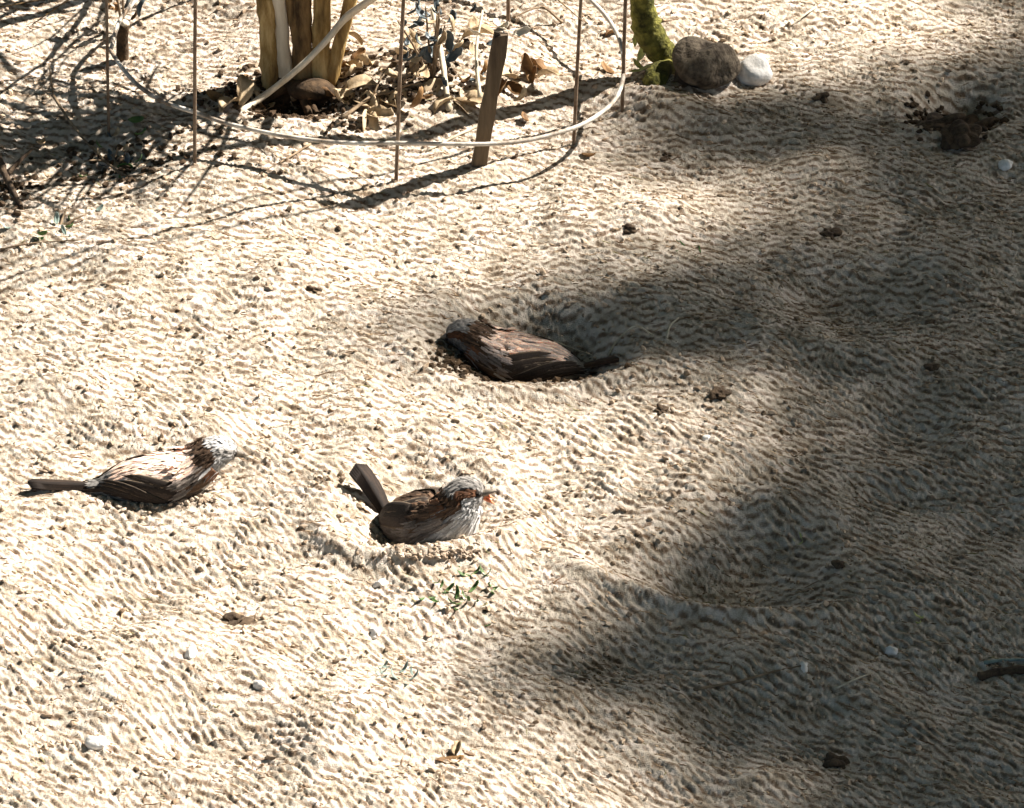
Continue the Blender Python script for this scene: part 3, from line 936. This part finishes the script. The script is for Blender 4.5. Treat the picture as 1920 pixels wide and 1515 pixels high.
    for side in (1, -1):
        wg = feather(root, .60, R(30 - wing_drop), .25, R(22 - wing_drop), .0115, .0008, .0008, BROWN * .8, BROWN, side, 'wing')
        for k in range(6):      # primaries
            feather(wg, .40 - k * .01, R(6 + k * 5 - wing_drop), -.14 + k * .035, R(30 + k * 7), .0028, .0018 + k * .0002, .0006 + k * .0003, DARK * 1.3, BUFF * .6, side)
        for k in range(6):      # secondaries
            feather(wg, .50, R(8 + k * 8 - wing_drop), .10 + k * .02, R(24 + k * 7), .0040, 0.0018 + k * .0001, .0014 + k * .0001, DARK * (1.3 + .8 * r.random()), BUFF * (.7 + .5 * r.random()), side)
        for k in range(6):      # greater coverts, pale tips
            feather(wg, .60, R(2 + k * 9 - wing_drop), .38 + .02 * r.random(), R(8 + k * 9), .0040, 0.0019, .0023, BROWN * (.5 + .5 * r.random()), BUFF * 1.1, side)
        for k in range(5):      # the white bar
            feather(wg, .63, R(4 + k * 11 - wing_drop), .54, R(6 + k * 11 - wing_drop), .0034, .0024, .0028, CHEST, WHITE * .7 if k < 3 else BUFF, side)
    # tail
    tp = empty('tail', tuple(P[0, :3] + np.array((.006, 0, .001)))); tp.parent = root
    tp.rotation_euler = (0, 0, 0)
    for k in range(9):
        sp_ = (k - 4) / 4
        V, F, C = [], [], []
        n = 8
        for i in range(n + 1):
            t_ = i / n
            d = taillen * t_ * (1 - .05 * abs(sp_))
            an_ = R(tail_up) + R(tail_curve) * t_
            cx = -math.cos(an_) * d; cz = math.sin(an_) * d + .0008 * (4 - abs(k - 4)) * .5
            cy = sp_ * (.003 + .008 * t_) * tailw
            wv = .0018 + .0016 * math.sin(math.pi * min(1, t_)) if t_ < .92 else .0016
            for j in (-1, 0, 1):
                V.append((cx, cy + j * wv, cz + .0005 * (1 - abs(j)) + .0003 * j))
                C.append((DARK * (.6 + .3 * r.random()) if j == 0 else BROWN * (.16 + .3 * r.random())) * tailtone)
        for i in range(n):
            for j in range(2):
                q0 = i * 3 + j
                F.append((q0, q0 + 1, q0 + 4, q0 + 3))
        o = link('tail_feather', mesh('tail_feather', V, F, C), M['feather'], tp)
        md = o.modifiers.new('thickness', 'SOLIDIFY'); md.thickness = .0003
    # bill
    tn, sd, up = fr[NR - 3]
    b0 = Vector(P[NR - 4, :3])
    def cone(name, length, drop, tiltdeg, ry, rz, mat):
        V, F = [], []
        ax = (Matrix.Rotation(R(tiltdeg), 3, sd) @ tn)
        uu = ax.cross(sd) * -1
        base = b0 + up * drop
        for i in range(6):
            t_ = i / 5
            k = (1 - t_) ** .75
            cpos = base + ax * (length * t_) - up * (.0012 * t_ * t_)
            for j in range(10):
                a = 2 * math.pi * j / 10
                V.append(cpos + sd * (math.cos(a) * ry * max(k, .04)) + uu * (math.sin(a) * rz * max(k, .04)))
        for i in range(5):
            for j in range(10):
                F.append((i * 10 + j, i * 10 + (j + 1) % 10, (i + 1) * 10 + (j + 1) % 10, (i + 1) * 10 + j))
        F.append(tuple(range(10))[::-1])
        return link(name, mesh(name, V, F), mat, root)
    cone('upper_bill', .0125, .0012, -gape * .35, .0042, .0032, M['beak'])
    cone('lower_bill', .0112, -.0014, gape * .65, .0036, .0022, M['gape'] if gape > 5 else M['beak'])
    if gape > 5: cone('tongue', .0100, -.0002, gape * .2, .0030, .0020, M['gape'])
    for side in (0, 1):
        a = R(22) if side == 0 else math.pi - R(22)
        bm = bmesh.new(); bmesh.ops.create_uvsphere(bm, u_segments=12, v_segments=8, radius=.0024)
        me = bpy.data.meshes.new('eye'); bm.to_mesh(me); bm.free(); smooth(me)
        e = link('eye', me, M['eye'], root); e.location = surf(.875, a, -.0003)
    # short legs folded under the body
    for side in (1, -1):
        lg = tube('leg', [(.004, side * .011, .008, .0016), (-.002, side * .013, .002, .0011), (.006, side * .013, -.001, .001)], M['beak'], root, n=6, seg=6)
        for dy in (-.004, 0, .004):
            tube('toe', [(.006, side * .013, -.001, .0009), (.018, side * .013 + dy * 1.6, -.0015, .0006)], M['beak'], lg, n=3, seg=5)
    return root

def bottom(px, py, dz=0.0):
    p = at(px, py)
    return Vector((p.x, p.y, gzs(p.x, p.y, .012) + dz))

def seat(px, py, dz=0.0):
    p = put(px, py)
    return Vector((p.x, p.y, gzs(p.x, p.y, .012) + dz))

sparrow(seat(292, 922, -.013), 3, 'sparrow crouched flat in the sun at the left, with sunlight coloured into its white back and breast', pitch=-1, turn=8, headup=-8,
        tail_up=3, seed=1, scale=.95, crown=WHITE * .8, cheek=WHITE, bib=WHITE, face=GREY * 1.3, mantle_light=5.0, flat=.80, tailw=.55, wing_drop=46)  # crown, face, breast and back whitened to paint in the sun's glare
sparrow(bottom(806, 974, -.007), -44, 'sparrow sitting in a dust scrape with cocked tail and open orange beak', pitch=12, turn=34, headup=6,
        tail_up=72, tail_curve=-16, gape=46, seed=2, scale=.97, fluff=1.12, crown=GREY * 1.1, bib=WHITE, wing_drop=-24, taillen=.052, tailw=.75, tailtone=.8)  # no dark bib; breast whitened to paint in the sunlight on it
sparrow(bottom(985, 640, -.003), 176, 'sparrow sunk in a shaded hollow with its head left and tail right', pitch=0, turn=-12, headup=-16,
        tail_up=22, tail_curve=-8, seed=3, scale=.95, fluff=1.0, cheek=GREY * .8, crown=GREY * 1.4, mantle_light=5.5, flat=.88, tailw=.45, tailtone=3.2, wing_drop=32)  # back feathers paled to paint light onto the shaded bird
# soil kicked up against the birds
KU = []
for (mx, my, sx, sy, n_) in [(300, 940, 70, 8, 130), (805, 1040, 50, 6, 110), (720, 1010, 14, 14, 40), (990, 690, 75, 7, 120), (880, 668, 22, 16, 60)]:
    for _ in range(n_):
        c_ = put(random.gauss(mx, sx), random.gauss(my, sy)); s_ = random.uniform(.0008, .0028)
        KU.append((c_.x, c_.y, c_.z + s_ * .5, s_))
V, F, C = lumps([m_[:3] for m_ in KU], [m_[3] for m_ in KU], np.ones((len(KU), 3)) * .95, seed=18)
o = link('kicked_up_soil', mesh('kicked_up_soil', V, F, C, sm=False), M['crumb'])
tag(o, 'crumbs of dust and soil kicked up round the bathing sparrows', 'soil crumbs', kind='stuff')

# ---------------------------------------------------------------- the tree whose shade falls from the right
def sst(a, b_, x): 
    t_ = np.clip((x - a) / (b_ - a), 0, 1); return t_ * t_ * (3 - 2 * t_)
def shade(px, py):
    d = np.zeros_like(px)
    def finger(x0, yc, slope, w0, w1, grow_, k, soft=.5):
        y = yc + slope * (px - x0)
        wv = w0 + (w1 - w0) * np.clip((px - x0) / grow_, 0, 1)
        return k * sst(x0, x0 + 170, px) * np.exp(-(np.abs(py - y) / wv) ** 2.1)
    d = np.maximum(d, 1.0 * sst(1360, 1960, px + .10 * (py - 700)) * sst(80, 200, py))
    d = np.maximum(d, finger(700, 612, .0, 45, 75, 500, .90))
    d = np.maximum(d, finger(1090, 225, .05, 45, 85, 500, .74))
    d = np.maximum(d, finger(1450, 320, .0, 50, 60, 300, .5))
    d = np.maximum(d, finger(840, 1235, .07, 60, 130, 460, .60))
    d = np.maximum(d, finger(1120, 1080, .02, 35, 75, 250, .85))
    d = np.maximum(d, .42 * sst(1150, 1520, px) * sst(690, 820, py))
    d = np.maximum(d, .32 * sst(1180, 1480, px) * sst(330, 420, py))
    d = np.maximum(d, .97 * sst(1200, 1560, px - np.maximum(py - 1300, 0) * .9) * sst(1070, 1180, py))
    return d
tb = Vector((8.0, 4.6, 0))
tree = empty('shade_tree', tb)
tag(tree, 'leafy tree standing to the right that throws the soft shade across the dust', 'tree')
n_l = 0
LV, LF = [], []
tl = leaf_mesh('leaf', .085, .052, M['treeleaf'], .5, .2, 333, nseg=3)
pv, pf = np.array([v.co for v in tl.vertices]), [tuple(p_.vertices) for p_ in tl.polygons]
kk = 0
LC = []
gxr = rng.random(60000) * 1.5 - .45
gyr = rng.random(60000) * 2.4 - 1.0
ppx, ppy = project(np.stack([gxr, gyr, np.zeros_like(gxr)], -1))
dn = np.where(gxr > .47, 1.0, shade(np.minimum(ppx, 1919), np.clip(ppy, 0, 1515)))
dn = np.where((gyr > .8) & (gxr < .9), 0, dn)
pick = rng.random(60000) < 1 * (-np.log(1 - np.minimum(dn, .985) * .985)) / 4.2 * .95
for x, y in zip(gxr[pick], gyr[pick]):
    tt = random.uniform(9.5, 13.5)
    c = Vector((x, y, 0)) + SUN * tt
    LC.append(c)
    Rm = Matrix.Rotation(random.uniform(0, 6.28), 3, 'Z') @ Matrix.Rotation(random.gauss(0, .5), 3, 'Y') @ Matrix.Rotation(random.gauss(.2, .5), 3, 'X')
    pp = ((pv - pv.mean(0)) * random.uniform(.7, 1.1)) @ np.array(Rm).T + np.array(c - tb)
    LV += pp.tolist(); LF += [tuple(i + kk for i in f) for f in pf]; kk += len(pv)
for _ in range(5000):
    v = Vector((random.gauss(0, 1), random.gauss(0, 1), random.gauss(0, .8)))
    c = Vector((8.0, 4.4, 7.6)) + v.normalized() * random.uniform(1.2, 2.3) * (.75 + .35 * math.sin(v.x * 3 + v.y * 4))
    g_ = c - SUN * (c.z / SUN.z)
    a_x, a_y = project(np.array([g_]))
    if a_x[0] < 1980 and -60 < a_y[0] < 1700: continue
    Rm = Matrix.Rotation(random.uniform(0, 6.28), 3, 'Z') @ Matrix.Rotation(random.gauss(0, .6), 3, 'Y') @ Matrix.Rotation(random.gauss(.2, .6), 3, 'X')
    pp = (pv * random.uniform(.8, 1.3)) @ np.array(Rm).T + np.array(c - tb)
    LV += pp.tolist(); LF += [tuple(i + kk for i in f) for f in pf]; kk += len(pv)
o = link('foliage', mesh('foliage', LV, LF), M['treeleaf'], tree); o['kind'] = 'stuff'
tube('trunk', [(0, 0, -.05, .2), (.02, 0, 1.8, .16), (-.05, 0, 4.6, .12), (-.1, -.1, 7.8, .06)], M['bark'], tree, n=30, seg=14, rough=.03)
random.shuffle(LC)
picks = LC[:26]
for c in picks:
    e = c - tb
    tube('limb', [(-.05, 0, 3.6, .04), (e.x * .4, e.y * .4, 3.6 + (e.z - 3.6) * .5 + .15, .02), (e.x, e.y, e.z, .005)], M['bark'], tree, n=10, seg=7, rough=.03)
# unseen trees added all round: their crowns cut sky light to darken the shade
big_leaf = leaf_mesh('leaf', .15, .10, M['treeleaf'], .5, .2, 444, nseg=2)
bv, bf = np.array([v.co for v in big_leaf.vertices]), [tuple(p_.vertices) for p_ in big_leaf.polygons]
trees = [((-4.6, 2.2), 'unseen leafy tree added to screen the sky, well to the left of the dust bath'), ((-1.2, 6.5), 'unseen leafy tree added to screen the sky, behind the shrub and the wire ring'),
         ((-4.8, -4.6), 'unseen leafy tree added to screen the sky, behind the viewer on the left'), ((4.9, -4.4), 'unseen leafy tree added to screen the sky, behind the viewer on the right'),
         ((5.4, -1.2), 'unseen leafy tree added to screen the sky, to the right of the dust bath'), ((2.8, 6.6), 'unseen leafy tree added to screen the sky, behind the round stone')]
for (tx, ty), lab in trees:
    tr_ = tag(empty('sky_screen_tree', (tx, ty, 0)), lab, 'tree', 'unseen trees added to screen the sky')
    V, F, k = [], [], 0
    tgt = 0
    while tgt < 7600:
        d = Vector((random.gauss(0, 1), random.gauss(0, 1), random.gauss(0, .6)))
        d = d.normalized() * random.random() ** .4
        c = Vector((tx * .64 + d.x * 3.4, ty * .64 + d.y * 3.4, 3.9 + d.z * 2.5))
        if c.z < .3: continue
        tgt += 1
        g_ = c - SUN * (c.z / SUN.z)
        if -.75 < g_.x < .8 and -1.1 < g_.y < 1.3: continue          # leaves the sun's way to the dust open
        if abs(c.x) < .75 and c.z < 3.0 and c.y < .9: continue       # and the view
        Rm = Matrix.Rotation(random.uniform(0, 6.28), 3, 'Z') @ Matrix.Rotation(random.gauss(0, .5), 3, 'Y') @ Matrix.Rotation(random.gauss(0, .5), 3, 'X')
        pp = (bv * random.uniform(.8, 1.4)) @ np.array(Rm).T + np.array((c.x - tx, c.y - ty, c.z))
        V += pp.tolist(); F += [tuple(i + k for i in f) for f in bf]; k += len(bv)
    o = link('foliage', mesh('foliage', V, F), M['treeleaf'], tr_); o['kind'] = 'stuff'
    tube('trunk', [(0, 0, -.05, .17), (-tx * .03, -ty * .02, 1.5, .13), (-tx * .1, -ty * .1, 3.2, .09), (-tx * .25, -ty * .25, 4.8, .05)], M['bark'], tr_, n=24, seg=12, rough=.03)
    for q_ in range(7):
        a_ = random.uniform(0, 6.28)
        e_ = Vector((tx * .72 + 2 * math.cos(a_), ty * .72 + 2 * math.sin(a_), 4.7)); hit = False
        for f_ in (.3, .5, .7, .85, 1):
            c_ = Vector((tx * .92, ty * .92, 2.8)).lerp(e_, f_); g_ = c_ - SUN * (c_.z / SUN.z)
            hit |= abs(g_.x) < .8 and -1.1 < g_.y < 1.2
        if hit: continue
        tube('limb', [(-tx * .08, -ty * .08, 2.8, .05), (-tx * .15 + math.cos(a_), -ty * .15 + math.sin(a_), 3.9, .03), (-tx * .28 + 2 * math.cos(a_), -ty * .28 + 2 * math.sin(a_), 4.7, .01)], M['bark'], tr_, n=10, seg=7, rough=.03)
